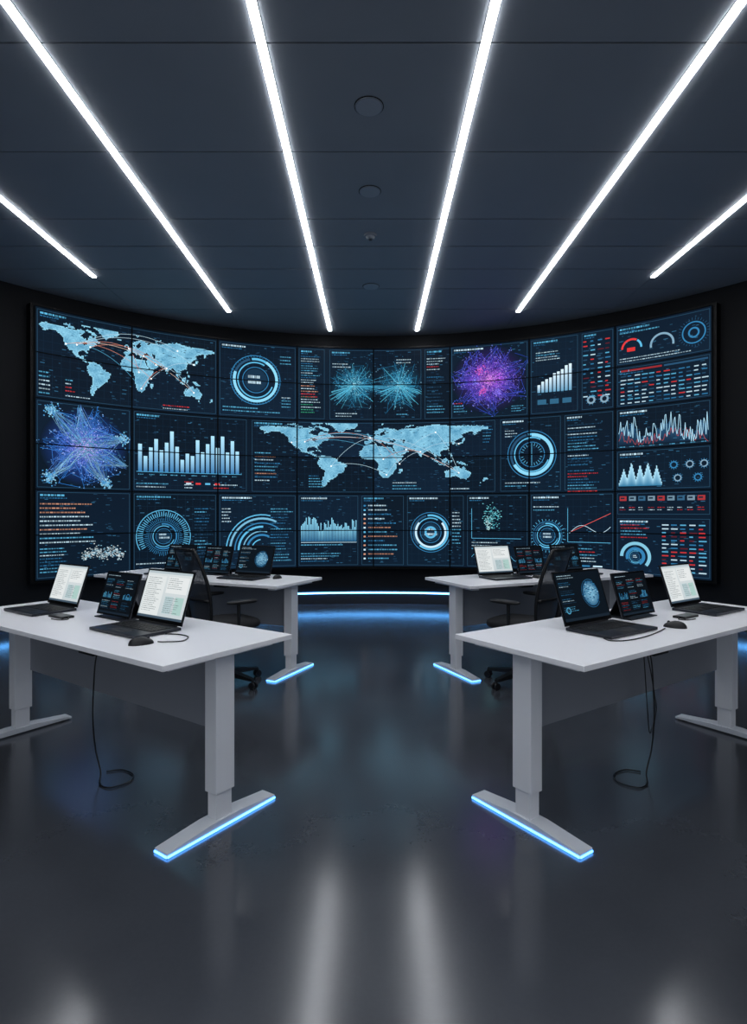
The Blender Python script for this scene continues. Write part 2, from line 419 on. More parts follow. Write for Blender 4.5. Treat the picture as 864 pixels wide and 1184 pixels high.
def burst(u, v, r, n, ci, cm, co, ky=1.0, wd=.0045, dots=1.0):
    x, y = U(u), V(v)
    ph = [random.uniform(0, 6.28) for _ in range(3)]
    def sk(t): return .82+.16*math.sin(7*t+ph[0])+.14*math.sin(13*t+ph[1])+.1*math.sin(23*t+ph[2])
    for i in range(n):
        t = random.uniform(0, 2*math.pi); rr = r*random.random()**.75*sk(t)
        p = (x+rr*math.cos(t), y+ky*rr*math.sin(t))
        t2 = t+random.gauss(0, .35); r2 = rr*random.uniform(.35, .92)
        q = (x+r2*math.cos(t2), y+ky*r2*math.sin(t2))
        f = rr/r; c = lerp(ci, cm, f*2) if f < .5 else lerp(cm, co, f*2-1)
        W.line([p, q], wd, c, 2+(i % 3), k=random.uniform(.3, .9))
    for i in range(int(n*dots)):
        t = random.uniform(0, 2*math.pi); rr = r*1.1*random.random()**.7*sk(t); f = rr/r
        c = lerp(ci, cm, f*2) if f < .5 else lerp(cm, co, f*2-1)
        W.ring(x+rr*math.cos(t), y+ky*rr*math.sin(t), 0, random.uniform(.004, .009), lerp(c, (255, 255, 255), random.uniform(0, .4)), n=5, L=6, k=random.uniform(.5, 1))
def chart(u0, v0, u1, v1, fn, col, n=80, wd=.007, L=4):
    pts = [(U(u0)+(U(u1)-U(u0))*i/n, V(v1)-(V(v1)-V(v0))*max(0, min(1, fn(i/n)))) for i in range(n+1)]
    W.line(pts, wd, col, L)
def area(u0, v0, u1, v1, fn, c1, c2, n=90, gap=0.0, L=3):
    w = (U(u1)-U(u0))/n
    for i in range(n):
        H = (V(v1)-V(v0))*max(0.01, min(1, fn((i+.5)/n))); W.rect(U(u0)+i*w, V(v1)-H, w*(1-gap), H, c1, L, c2)
def clip(u0, v0, u1, v1): W.clip = (U(u0)+.02, V(v0)+.02, U(u1)-.02, V(v1)-.02)

MAPC = ((58, 124, 160), (138, 198, 222))
# --- top row block
frame(0, 0, 2, 2, g=True)
mx_, my_, mw_, mh_ = U(.03), V(.2), U(1.93), V(1.62)
worldmap(W, mx_, my_, mw_, mh_, .013, MAPC)
arcs(W, mx_, my_, mw_, mh_, 14, [(215, 140, 120), WH, WH, (225, 200, 185), CY1], .0045)
W.text(U(.04), V(1.4), .2, 6, .05, [WH, CY1]); W.text(U(1.35), V(1.82), .6, 2, .04, [RED, WH]); W.text(U(.3), V(1.86), .5, 1, .04, [WH])
W.text(U(.3), V(1.5), .12, 4, .045, [RED, CY1, WH])
frame(2, 0, 3, 2)
dial(2.47, .98, .36); ticks(2.47, .98, .33, .36, 50, CY2); W.ring(U(2.47), V(.98), .285, .325, (130, 200, 230), -60, 200, 4)
W.text(U(2.06), V(1.72), 1.0, 2, .05, [WH, CY1, CY2]); W.text(U(2.78), V(.3), .2, 3, .05, [CY1]); W.text(U(2.8), V(1.4), .2, 4, .045, [WH, CY1])
frame(3, 0, 3.38, 2, g=False)
W.text(U(3.05), V(.25), .33, 12, .035, [CY1, WH, CY2]); W.text(U(3.05), V(1.05), .33, 5, .04, [RED, ORG, WH], k=1); W.text(U(3.05), V(1.35), .33, 7, .038, [GRN, GRN, WH], k=.9)
frame(3.4, 0, 4.65, 2)
clip(3.4, 0, 4.65, 2)
for (a, b2) in ((3.74, 1.02), (4.34, 1.02)):
    W.glow(U(a), V(b2), .36, (28, 84, 112), BG, 1, 1, 1.3)
    burst(a, b2, .42, 220, (160, 225, 242), (55, 160, 205), (38, 108, 150), dots=.6)
    for i in range(36):
        t = random.gauss(math.radians(145 if a < 4 else 35), .35) if i % 2 else random.uniform(0, 6.28); q = random.uniform(.2, .42)
        W.line([(U(a), V(b2)), (U(a)+q*math.cos(t), V(b2)+q*.95*math.sin(t))], .005, (90, 190, 222), 4, k=random.uniform(.4, 1))
for i in range(16): W.line([(U(3.74), V(1.02)), (U(4.34), V(1.02)+random.gauss(0, .1))], .004, (60, 140, 175), 3)
W.clip = None
W.text(U(3.46), V(.42), .3, 2, .045, [WH]); W.text(U(4.3), V(.3), .3, 2, .045, [WH]); W.text(U(3.5), V(1.78), .4, 2, .04, [WH]); W.text(U(4.3), V(1.8), .3, 1, .04, [CY1])
frame(4.65, 0, 5.05, 2, g=False)
W.text(U(4.7), V(.3), .3, 5, .04, [RED, WH, WH]); W.text(U(4.7), V(.8), .3, 9, .05, [CY2, DIM]); W.text(U(4.7), V(1.6), .3, 3, .045, [CY1])
frame(5.0, 0, 6, 2, g=False)
clip(5, 0, 6, 2)
W.glow(U(5.5), V(.95), .55, (62, 32, 118), BG, 1, .92, 1.1)
burst(5.5, .95, .58, 900, (205, 115, 230), (120, 78, 218), (56, 86, 210), .88, .0045, .7)
for a, b2, rr, c in ((5.4, .72, .06, (230, 100, 205)), (5.62, .9, .07, (195, 100, 240)), (5.42, 1.25, .05, (225, 95, 195)), (5.6, 1.3, .045, (140, 120, 245)), (5.33, 1.0, .05, (130, 120, 240)), (5.5, .98, .05, (220, 130, 240))):
    for i in range(45): W.ring(U(a)+random.gauss(0, rr*.6), V(b2)+random.gauss(0, rr*.6), 0, .008, c, n=5, L=6, k=random.uniform(.4, 1))
W.clip = None
W.text(U(5.05), V(1.55), .22, 4, .04, [RED, CY1]); W.text(U(5.78), V(1.7), .2, 3, .035, [CY1])
frame(6, 0, 6.6, 2)
bars(6.1, .75, 6.52, 1.42, [.3, .42, .5, .55, .7, .75, .82, .95, 1], (205, 226, 238), (92, 148, 182))
W.text(U(6.08), V(.38), .5, 4, .035, [CY1, WH])
for i in range(3): W.rect(U(6.1)+i*.17, V(1.6), .12, .07, (44, 92, 122), 3)
frame(6.6, 0, 7, 2, g=False)
for j in range(13):
    for i in range(4):
        W.rect(U(6.64)+i*.095, V(.25)+j*.062, random.uniform(.03, .08), .015, RED if random.random() < .24 else random.choice([WH, CY1, CY2, DIM, (90, 30, 40)]), 3, k=.8)
for q in (6.73, 6.88): W.ring(U(q), V(1.72), .03, .055, (120, 150, 170)); ticks(q, 1.72, .055, .075, 10, CY2)
frame(7, 0, 8, 1, g=False)
W.ring(U(7.18), V(.6), .105, .13, RED, 180, 300); W.ring(U(7.18), V(.6), .105, .13, CY1, 305, 360); W.rect(U(7.13), V(.58), .10, .05, (200, 48, 48), 4)
W.ring(U(7.5), V(.62), .12, .145, (120, 155, 178), 170, 370); W.ring(U(7.82), V(.5), .12, .135, CY2); W.ring(U(7.82), V(.5), .045, .065, CY2)
ticks(7.82, .5, .15, .175, 30, DIM); W.text(U(7.05), V(.2), .6, 1, .05, [CY1, WH]); W.text(U(7.05), V(.82), 1.0, 2, .035, [RED, WH, RED])
frame(7, 1, 8, 2, g=False)
W.rect(U(7.06), V(1.1), .5, .022, (140, 38, 42), 3); W.rect(U(7.52), V(1.1), .5, .022, DIM, 3)
for j in range(8):
    for i in range(12):
        W.rect(U(7.06)+i*.087, V(1.24)+j*.05, random.uniform(.04, .075), .014, RED if random.random() < .14 else random.choice([WH, WH, CY1, CY2, DIM]), 3, k=.75)
# --- middle row block
frame(0, 2, 1, 4, title=False, g=False)
clip(0, 2, 1, 4)
W.glow(U(.5), V(3.0), .52, (34, 66, 145), BG, 1, .95, 1.0)
burst(.5, 3.0, .52, 800, (170, 140, 230), (85, 122, 226), (46, 125, 210), dots=.7)
for a, b2 in ((.16, 2.22), (.9, 2.75), (.14, 3.72), (.72, 3.82), (.93, 3.4), (.45, 2.12)):
    for i in range(26):
        j = random.gauss(0, .02); j2 = random.gauss(0, .02)
        p0 = (U(.5)+random.gauss(0, .06), V(3.0)+random.gauss(0, .06)); p1 = (U(a)+j, V(b2)+j2)
        mid = ((p0[0]+p1[0])/2+random.gauss(0, .05), (p0[1]+p1[1])/2+random.gauss(0, .05))
        W.line([p0, mid, p1], .0045, random.choice([(100, 180, 235), (90, 140, 220), (150, 205, 240)]), 4, k=random.uniform(.2, .75))
    if (a, b2) not in ((.93, 3.4), (.45, 2.12)):
        for i in range(80):
            W.ring(U(a)+random.gauss(0, .035), V(b2)+random.gauss(0, .035), 0, .010, random.choice([(120, 200, 240), (160, 215, 245), (80, 160, 220)]), n=5, L=6, k=random.uniform(.4, .9))
W.clip = None
frame(1, 2, 2.38, 4)
hs = [.62, .35, .55, .75, .5, .68, .95, .6, .3, .45, .4, .78, .5, .7, .9, .62, .9, .52, .8, .55]
bars(1.07, 2.42, 2.28, 3.5, hs)
W.rect(U(1.05), V(3.5), 1.42, .006, CY1, 4)
for i in range(10): W.text(U(1.07)+i*.14, V(3.56), .1, 1, .04, [CY1])
W.text(U(1.05), V(3.78), .5, 2, .045, [CY1, WH]); W.text(U(1.6), V(3.72), .2, 3, .04, [RED, WH]); W.text(U(1.95), V(3.78), .4, 2, .045, [WH, RED])
for i in range(4): W.rect(U(1.62)+i*.13, V(3.75), .07, .025, ((180, 198, 210), RED, CY1, RED)[i], 4)
frame(2.4, 2, 5.6, 4)
mx_, my_, mw_, mh_ = U(2.5), V(2.06), U(3.0), V(1.78)
worldmap(W, mx_, my_, mw_, mh_, .013, MAPC)
clip(2.4, 2, 5.6, 4)
arcs(W, mx_, my_, mw_, mh_, 18, [WH, (190, 225, 240), (210, 150, 130), CY1, CY1], .0045, .22)
W.clip = None
W.text(U(2.46), V(2.9), .42, 9, .05, [WH, CY1, ORG, CY2]); W.text(U(3.15), V(3.5), .25, 5, .04, [CY2, CY1]); W.text(U(4.25), V(3.68), .5, 3, .045, [WH, CY1]); W.text(U(5.0), V(3.85), .5, 1, .05, [WH])
W.text(U(5.42), V(2.2), .18, 6, .045, [CY1, CY2])
frame(5.62, 2, 6.4, 4)
dial(6.03, 3.0, .34, inner=False); ticks(6.03, 3.0, .12, .16, 24, CY1)
W.ring(U(6.03), V(3), .255, .3, (130, 200, 228), -90, 150, 4)
W.rect(U(6.03)-.12, V(3)-.003, .24, .006, CY1, 4); W.rect(U(6.03)-.003, V(3)-.12, .006, .24, CY1, 4)
W.text(U(5.7), V(3.72), .6, 2, .045, [WH, CY1]); W.text(U(5.7), V(2.35), .2, 3, .04, [WH])
frame(6.4, 2, 7, 4, g=False)
W.text(U(6.46), V(2.3), .5, 14, .042, [CY1, CY2, WH, DIM]); W.text(U(6.46), V(3.45), .5, 8, .04, [CY2, WH, CY1, RED])
frame(7, 2, 8, 3)
random.seed(11)
z = [random.random() for _ in range(200)]
area(7.04, 2.3, 7.96, 2.9, lambda t: .35+.25*math.sin(t*14)+.3*z[int(t*99)], (36, 76, 108), (16, 34, 54), n=70, L=2)
chart(7.04, 2.2, 7.96, 2.92, lambda t: .45+.18*math.sin(t*13)+.75*(z[int(t*90)]-.5), (165, 210, 232), 90, .006)
chart(7.04, 2.3, 7.96, 2.95, lambda t: .3+.12*math.sin(t*9+2)+.4*(z[int(t*70)+60]-.5), (150, 68, 72), 60, .006, 3)
for i in range(9): W.text(U(7.05)+i*.12, V(2.93), .08, 1, .035, [CY1])
frame(7, 3, 8, 4)
def peaks(t):
    return max(0, max((1-abs(t-c)/w)*h for c, w, h in ((.12, .12, .7), (.3, .13, 1), (.5, .12, .9), (.68, .14, .95), (.88, .12, .8))))
area(7.04, 3.3, 7.5, 3.88, lambda t: peaks(t)*.9+.08, (165, 214, 234), (44, 112, 150), n=46)
for a, b2 in ((7.62, 3.42), (7.78, 3.42), (7.92, 3.42), (7.66, 3.72), (7.86, 3.72)):
    W.ring(U(a), V(b2), .03, .044, random.choice([CY2, (120, 152, 174)])); ticks(a, b2, .044, .06, 12, CY2)
# --- bottom row block
frame(0, 4, 1, 6, g=False)
W.text(U(.05), V(4.3), .75, 10, .052, [WH, ORG, CY1, WH, WH], k=.9)
W.text(U(.05), V(5.3), .4, 8, .04, [CY1, CY2, WH])
def blob(u, v, sx, sy, n, cols):
    for i in range(n): W.rect(U(u)+random.gauss(0, sx), V(v)+random.gauss(0, sy), .016, .010, random.choice(cols), 3+i % 3, k=random.uniform(.4, 1))
clip(0, 4, 1, 6)
for q in range(7): blob(.5+.06*q, 5.5-.06*(q % 3), .035, .03, 45, [(205, 218, 222), (170, 190, 198), (130, 180, 205)])
W.clip = None
frame(1, 4, 2, 6)
dial(1.36, 5.1, .2, col=CY2); ticks(1.36, 5.1, .27, .34, 44, CY1, 150, 390, .009); ticks(1.36, 5.1, .21, .26, 60, CY2)
W.ring(U(1.36), V(5.1), .35, .36, CY1, 150, 390)
W.text(U(1.72), V(4.4), .28, 16, .045, [CY2, CY1, DIM]); W.text(U(1.05), V(5.75), .9, 1, .05, [WH])
frame(2, 4, 3, 6)
for i, r_ in enumerate((.14, .2, .26, .32, .38, .44, .5)): W.ring(U(2.55), V(5.5), r_, r_+(.028 if i % 2 else .016), (CY1, CY2, (110, 170, 200))[i % 3], 180, 262+(i*37) % 50, 3)
W.text(U(2.66), V(4.4), .36, 19, .042, [CY2, DIM, CY1]); W.text(U(2.05), V(4.4), .15, 5, .045, [WH])
frame(3, 4, 3.82, 6)
area(3.05, 4.6, 3.78, 5.3, lambda t: .3+.3*abs(math.sin(t*7+.5))+.4*z[int(t*60)+100], (135, 205, 232), (40, 98, 140), n=46, gap=.3)
W.rect(U(3.05), V(5.32), .83, .006, WH, 4); W.text(U(3.05), V(5.38), .8, 1, .05, [CY1]); W.text(U(3.05), V(5.62), .75, 4, .038, [WH, CY1, CY2])
frame(3.82, 4, 4.42, 6, g=False)
for j in range(13):
    W.rect(U(3.87), V(4.3)+j*.066, .03, .024, random.choice([ORG, WH, CY1, CY2]), 3); W.text(U(3.93), V(4.3)+j*.066, .48, 1, .06, [WH, CY1, CY2, ORG])
frame(4.42, 4, 5.2, 6)
dial(4.75, 5.05, .3); W.ring(U(4.75), V(5.05), .205, .235, WH, -40, 220, 4); W.text(U(5.03), V(4.5), .15, 10, .05, [CY1, WH]); W.ring(U(4.75), V(5.05), .06, .09, CY1, L=5)
frame(5.2, 4, 6, 6)
clip(5.2, 4, 6, 6)
blob(5.52, 4.62, .07, .09, 130, [(120, 205, 215), (80, 180, 195)]); blob(5.48, 4.75, .03, .05, 50, [(180, 225, 230)])
W.clip = None
W.line([(U(5.28), V(4.4)), (U(5.28), V(5.2)), (U(5.9), V(5.2))], .006, CY1, 3)
W.text(U(5.28), V(5.3), .65, 3, .045, [WH, CY1]); chart(5.28, 5.55, 5.92, 5.85, lambda t: .5+.3*math.sin(t*20), CY1, 50, .005)
frame(6, 4, 7, 6)
dial(6.22, 5.1, .2); ticks(6.22, 5.1, .21, .24, 30, CY1)
chart(6.48, 4.5, 6.95, 5.1, lambda t: .15+.8*t, (200, 80, 76), 10, .007); chart(6.48, 4.4, 6.95, 5.1, lambda t: .1+.3*t+.2*math.sin(t*6), WH, 20, .006)
W.line([(U(6.46), V(4.4)), (U(6.46), V(5.25)), (U(6.95), V(5.25))], .006, CY1, 3)
W.text(U(6.48), V(5.4), .5, 5, .042, [RED, WH, CY1]); W.text(U(6.05), V(4.35), .4, 2, .045, [CY1, WH])
for i in range(6): W.rect(U(6.05)+i*.16, V(5.82), .12, .018, (CY1, CY2, WH)[i % 3], 3)
frame(7, 4, 8, 4.6, title=False, g=False)
for i in range(9):
    W.rect(U(7.05)+i*.115, V(4.12), .085, .06, ((155, 48, 52), (100, 128, 145), (46, 88, 118), (110, 134, 150))[i % 4], 3)
    W.rect(U(7.06)+i*.115, V(4.15), .05, .02, (20, 36, 52), 4); W.text(U(7.05)+i*.115, V(4.38), .09, 2, .03, [WH, RED])
frame(7, 4.6, 8, 6, g=False)
W.ring(U(7.22), V(5.55), .15, .19, (120, 182, 206), 180, 400, 3); W.ring(U(7.22), V(5.55), .08, .12, CY2, 160, 420, 3); dial(7.22, 5.55, .1)
for j in range(13):
    for i in range(5): W.rect(U(7.5)+i*.105, V(4.78)+j*.048, random.uniform(.04, .09), .015, RED if random.random() < .3 else random.choice([WH, CY2, CY1, (90, 30, 40)]), 3, k=.8)
W.text(U(7.06), V(4.72), .4, 6, .04, [WH, RED, CY1])
for c in range(9): W.rect(U(c)-.010, 0, .020, SH, (1, 2, 3), 8)
for r_ in range(7): W.rect(0, V(r_)-.007, SW, .014, (1, 2, 3), 8)
W.obj('display_graphics', M_screen, vw)
print('wall quads', len(W.f))

# ------------------------------------------------------------ desks
DH = .80
def desk(name, center, rz, aisle):
    m = MB(); L, D = 2.1, .73
    m.box((0, 0, DH-.012), (L, D, .024), M_white)
    for s_ in (-1, 1):
        lx = s_*(L/2-.10)
        m.box((lx, 0, DH-.036), (.07, D-.14, .024), M_leg)
        m.box((lx, 0, .455), (.075, .105, .60), M_leg)
        m.box((lx, 0, .10), (.06, .085, .15), M_leg)
        fl, fw = .305, .042
        prof = [(-fl, .008), (-fl, .020), (-.08, .040), (.08, .040), (fl, .020), (fl, .008)]
        vs = [(lx-fw, y, z_) for y, z_ in prof]+[(lx+fw, y, z_) for y, z_ in prof]
        n = len(prof)
        fs = [tuple(range(n)), tuple(range(2*n-1, n-1, -1))]+[(i, i+n, (i+1) % n+n, (i+1) % n) for i in range(n)]
        m.add(vs, fs, M_foot)
        for y in (-.26, .26): m.cyl((lx, y, 0), (lx, y, .009), .018, .018, M_black, 16)
        if s_ == aisle:
            m.box((lx+aisle*(fw+.002), 0, .0065), (.005, 2*fl, .009), M_blue)
            m.box((lx, -fl-.002, .0065), (2*fw, .004, .009), M_blue)
    m.box((0, .05, .585), (L-.24, .018, .39), M_modesty)
    m.box((0, -.02, DH-.045), (L-.3, .05, .04), M_leg)
    m.box((0, .15, DH-.04), (L-.3, .04, .03), M_leg)
    m.box((aisle*.45, -D/2+.05, DH-.034), (.12, .06, .018), M_black)
    m.box((aisle*.08, .0, DH-.06), (.3, .09, .03), M_black)
    return m.obj(name, (center[0], center[1], 0), rz, bevel=.003)
FC = (1.47, 3.168); FR = math.radians(35)
BC = (1.58, 5.48); BR = math.radians(25)
desk('standing_desk', (-FC[0], FC[1]), -FR, 1); desk('standing_desk', FC, FR, -1)
desk('standing_desk', (-BC[0], BC[1]), -BR, 1); desk('standing_desk', BC, BR, -1)

# ------------------------------------------------------------ laptops etc.
def content(cv, w, h, style):
    def T(*a, **k): cv.text(*a, **k)
    G1, G2 = (150, 165, 172), (175, 188, 192)
    if style == 'white':
        cv.rect(0, 0, w, h, (224, 231, 232), 0, (205, 216, 220))
        cv.rect(0, 0, w, h*.05, (190, 204, 210), 1); cv.rect(0, h*.95, w, h*.05, (70, 88, 104), 1)
        cv.rect(w*.03, h*.1, w*.42, h*.84, (234, 239, 239), 1); cv.rect(w*.5, h*.1, w*.46, h*.35, (238, 242, 242), 1)
        T(w*.05, h*.14, w*.38, 18, h*.042, [G1, G2], L=2, ws=.22, k=1)
        T(w*.52, h*.13, w*.4, 6, h*.042, [G1, G2], L=2, ws=.22, k=1)
        cv.rect(w*.53, h*.52, w*.18, h*.36, (190, 212, 216), 1); cv.rect(w*.76, h*.52, w*.18, h*.36, (178, 212, 206), 1)
        T(w*.54, h*.55, w*.36, 8, h*.042, [G1], L=2, ws=.22, k=1)
    elif style == 'globe':
        cv.rect(0, 0, w, h, (12, 21, 30), 0); T(w*.04, h*.05, w*.5, 2, h*.05, [WH], L=2, ws=.3)
        cx, cy, r = w*.7, h*.48, h*.27
        cv.glow(cx, cy, r, (130, 190, 220), (28, 84, 124), 2, 1, .7)
        for i in range(70):
            t = random.uniform(0, 6.28); q = r*random.random()**.5; cv.rect(cx+q*math.cos(t)-.006, cy+q*math.sin(t)-.003, .011, .005, random.choice([(22, 72, 115), (50, 120, 160), (150, 200, 225)]), 3)
        cv.ring(cx, cy, r*1.1, r*1.13, CY2, 40, 300)
        for j in range(4): T(w*.04, h*(.2+.17*j), w*.32, 3, h*.04, [CY1, CY2, DIM, WH], L=2, ws=.25)
        cv.ring(w*.12, h*.78, h*.05, h*.07, CY1); cv.rect(0, h*.94, w, h*.06, (26, 38, 50), 1)
    else:
        cv.rect(0, 0, w, h, (11, 17, 24), 0); T(w*.04, h*.05, w*.6, 1, h*.05, [WH], L=2, ws=.3)
        cols = [CY2, DIM, WH, CY1, (170, 55, 60)] if style == 'red' else [CY2, CY1, WH, DIM]
        for i in range(3):
            for j in range(3):
                x, y = w*(.04+.32*i), h*(.15+.27*j)
                if (i*2+j) % 4 != 1: T(x, y, w*.27, 6, h*.037, cols, L=2, ws=.2)
                else:
                    for q in range(8): hh = h*random.uniform(.04, .18); cv.rect(x+q*w*.033, y+h*.2-hh, w*.018, hh, random.choice([CY1, CY2]), 2, k=.7)
        cv.ring(w*.82, h*.55, h*.06, h*.075, CY2, L=3); cv.rect(0, h*.95, w, h*.05, (26, 38, 50), 1)

def place(dc, drz, lx, ly):
    c, s_ = math.cos(drz), math.sin(drz); return (dc[0]+c*lx-s_*ly, dc[1]+s_*lx+c*ly)

def laptop(dc, drz, lx, ly, style, w=.38, dlt=0, lid=.26, dep=.255, ang=108):
    m = MB(); t = .016
    m.box((0, -dep/2, t/2+.002), (w, dep, t-.002), M_lap)
    m.box((0, -dep*.38, t+.0013), (w*.88, dep*.46, .001), M_keyb)
    for r_ in range(5):
        n = 14
        for i in range(n):
            if r_ == 4 and 4 <= i <= 8:
                if i == 4: m.box((-w*.44+(6.5)*w*.88/n, -dep*.17-r_*dep*.087-dep*.035, t+.003), (w*.88/n*4.6, dep*.068, .003), M_key)
                continue
            m.box((-w*.44+(i+.5)*w*.88/n, -dep*.17-r_*dep*.087-dep*.035, t+.003), (w*.88/n*.82, dep*.068, .003), M_key)
    m.box((0, -dep*.80, t+.0008), (w*.32, dep*.28, .001), M_keyb)
    m.cyl((-w*.4, 0.002, t), (w*.4, .002, t), .006, .006, M_black, 12)
    for x in (-w*.42, w*.42):
        for y in (-.02, -dep+.02): m.cyl((x, y, 0), (x, y, .004), .006, .006, M_black, 10)
    a = math.radians(ang-90)
    up = Vector((0, math.sin(a), math.cos(a))); nrm = Vector((0, -math.cos(a), math.sin(a)))
    X = Vector((1, 0, 0)); o = Vector((0, .004, t+.004))
    Mx = Matrix((X, -nrm, up)).transposed()
    m.box(o+up*(lid/2), (w, .006, lid), M_lap, Mx)
    m.box(o+up*(lid/2)+nrm*.0032, (w-.006, .001, lid-.006), M_bezel, Mx)
    loc = place(dc, drz, lx, ly)
    em = bpy.data.objects.new('laptop', None); bpy.context.collection.objects.link(em)
    em.location = (loc[0], loc[1], DH); em.rotation_euler = (0, 0, drz+math.radians(dlt))
    m.obj('body', bevel=.0012, parent=em)
    sw, sh = w-.022, lid-.03
    def mpf(x, y, off): return o+X*(x-sw/2)+up*(lid-.010-y)+nrm*(.0042+off)
    cv = CV(mpf, 9, .00025); content(cv, sw, sh, style); cv.obj('screen', M_lscreen, em)

def pmonitor(dc, drz, lx, ly, style, w=.33, h=.25, dlt=0):
    m = MB(); a = math.radians(17)
    up = Vector((0, math.sin(a), math.cos(a))); nrm = Vector((0, -math.cos(a), math.sin(a))); X = Vector((1, 0, 0))
    Mx = Matrix((X, -nrm, up)).transposed(); o = Vector((0, 0, .013))
    m.box(o+up*(h/2), (w, .009, h), M_lap, Mx); m.box(o+up*(h/2)+nrm*.0048, (w-.004, .001, h-.004), M_bezel, Mx)
    m.box((0, .05, .004), (w*.8, .17, .006), M_lap)
    p0 = Vector((0, .125, .006)); p1 = o+up*(h*.6)-nrm*.004
    d = (p1-p0); l = d.length; d.normalize(); Y = X.cross(d)
    Mk = Matrix((X, -Y, d)).transposed(); m.box((p0+p1)/2, (w*.6, .004, l), M_lap, Mk)
    loc = place(dc, drz, lx, ly)
    em = bpy.data.objects.new('portable_monitor', None); bpy.context.collection.objects.link(em)
    em.location = (loc[0], loc[1], DH); em.rotation_euler = (0, 0, drz+math.radians(dlt))
    m.obj('body', bevel=.0012, parent=em)
    sw, sh = w-.02, h-.02
    def mpf(x, y, off): return o+X*(x-sw/2)+up*(h-.010-y)+nrm*(.0056+off)
    cv = CV(mpf, 9, .00025); content(cv, sw, sh, style); cv.obj('screen', M_lscreen, em)

def mouse(dc, drz, lx, ly, dlt=0):
    m = MB(); vs = []; fs = []; nu, nv = 24, 8
    for j in range(nv+1):
        ph = math.pi/2*j/nv
        for i in range(nu):
            t = 2*math.pi*i/nu
            x = .032*math.cos(ph)**.6*math.cos(t); y = .056*math.cos(ph)**.6*math.sin(t)
            z_ = .034*math.sin(ph)*(1-.35*max(0, y/.056))
            vs.append((x, y, z_))
    for j in range(nv):
        for i in range(nu): fs.append((j*nu+i, j*nu+(i+1) % nu, (j+1)*nu+(i+1) % nu, (j+1)*nu+i))
    fs.append(tuple(range(nu))[::-1]); m.add(vs, fs, M_black, True)
    m.cyl((-.004, .03, .026), (.004, .03, .026), .007, .007, M_lap, 14)
    loc = place(dc, drz, lx, ly); m.obj('computer_mouse', (loc[0], loc[1], DH+.0003), drz+math.radians(dlt))

def catmull(P, n=10):
    P = [Vector(p) for p in P]; P = [P[0]*2-P[1]]+P+[P[-1]*2-P[-2]]; out = []
    for i in range(1, len(P)-2):
        for k in range(n):
            t = k/n; a, b_, c, d = P[i-1:i+3]
            out.append(.5*((2*b_)+(-a+c)*t+(2*a-5*b_+4*c-d)*t*t+(-a+3*b_-3*c+d)*t**3))
    out.append(P[-2]); return out

def hub(dc, drz, lx, ly, dlt=0, f=1):
    m = MB(); m.box((0, 0, .006), (.15, .07, .012), M_black); m.box((0, 0, .0125), (.14, .06, .001), M_lap)
    m.box((-.05, 0, .0135), (.02, .03, .001), M_fix)
    m.tube(catmull([(f*.075, 0, .006), (f*.10, -.01, .004), (f*.12, -.03, .004), (f*.10, -.06, .004), (f*.03, -.07, .004)]), .0028, M_cable)
    loc = place(dc, drz, lx, ly); m.obj('docking_hub', (loc[0], loc[1], DH+.0003), drz+math.radians(dlt))

for sx in (-1, 1):
    dc = (sx*FC[0], FC[1]); rz = sx*FR
    f = -sx
    if sx == -1:
        laptop(dc, rz, .34, .10, 'white', w=.40, lid=.28)
        pmonitor(dc, rz, -.07, .10, 'red')
        laptop(dc, rz, -.66, .11, 'white', w=.36, lid=.26)
        mouse(dc, rz, .64, -.19, -20)
    else:
        laptop(dc, rz, -.34, .10, 'globe', w=.40, lid=.28)
        pmonitor(dc, rz, .12, .10, 'red')
        laptop(dc, rz, .68, .11, 'white', w=.36, lid=.26)
        mouse(dc, rz, .0, -.17, 20)
    hub(dc, rz, sx*.345, -.05, 0, f)
    def LP(a, b_, z_): p = place(dc, rz, f*a, b_); return (p[0], p[1], z_)
    m = MB()
    if sx == -1:
        m.tube(catmull([LP(.55, .0, DH+.004), LP(.62, .03, DH+.004), LP(.70, .02, DH+.004), LP(.75, -.05, DH+.004), LP(.70, -.11, DH+.004), LP(.67, -.125, DH+.004)]), .0028, M_cable)
    else:
        m.tube(catmull([LP(.55, -.12, DH+.004), LP(.57, -.17, DH+.004), LP(.5, -.21, DH+.004), LP(.36, -.215, DH+.004), LP(.2, -.19, DH+.004), LP(.08, -.16, DH+.004)]), .0028, M_cable)
    m.obj('usb_cable')
    m = MB(); q = .14
    m.tube(catmull([LP(q-.04, -.07, DH-.07), LP(q-.04, -.10, .62), LP(q-.06, -.10, .45), LP(q-.10, -.08, .3), LP(q-.11, -.06, .14), LP(q-.06, -.06, .03), LP(q+.02, -.11, .006), LP(q+.10, -.10, .006), LP(q+.12, -.01, .006), LP(q+.06, .05, .006), LP(q-.04, .05, .006), LP(q-.09, -.01, .006)]), .0038, M_cable)
    if sx == 1:
        m.tube(catmull([LP(q-.02, -.07, DH-.07), LP(q-.03, -.10, .58), LP(q-.09, -.09, .42), LP(q-.12, -.08, .34), LP(q-.06, -.08, .24), LP(q-.02, -.09, .36), LP(q-.015, -.08, .55), LP(q-.01, -.07, DH-.07)]), .0028, M_cable)
    m.obj('power_cable')
    dc = (sx*BC[0], BC[1]); rz = sx*BR
    if sx == -1:
        laptop(dc, rz, .46, .10, 'globe', w=.40, lid=.28); pmonitor(dc, rz, .03, .10, 'red', h=.27); laptop(dc, rz, -.42, .08, 'dark', w=.36, lid=.27); mouse(dc, rz, .74, .1)
    else:
        laptop(dc, rz, -.44, .10, 'white', w=.40, lid=.28); pmonitor(dc, rz, -.02, .10, 'red', h=.27); laptop(dc, rz, .42, .08, 'dark', w=.36, lid=.27); mouse(dc, rz, -.16, -.12)

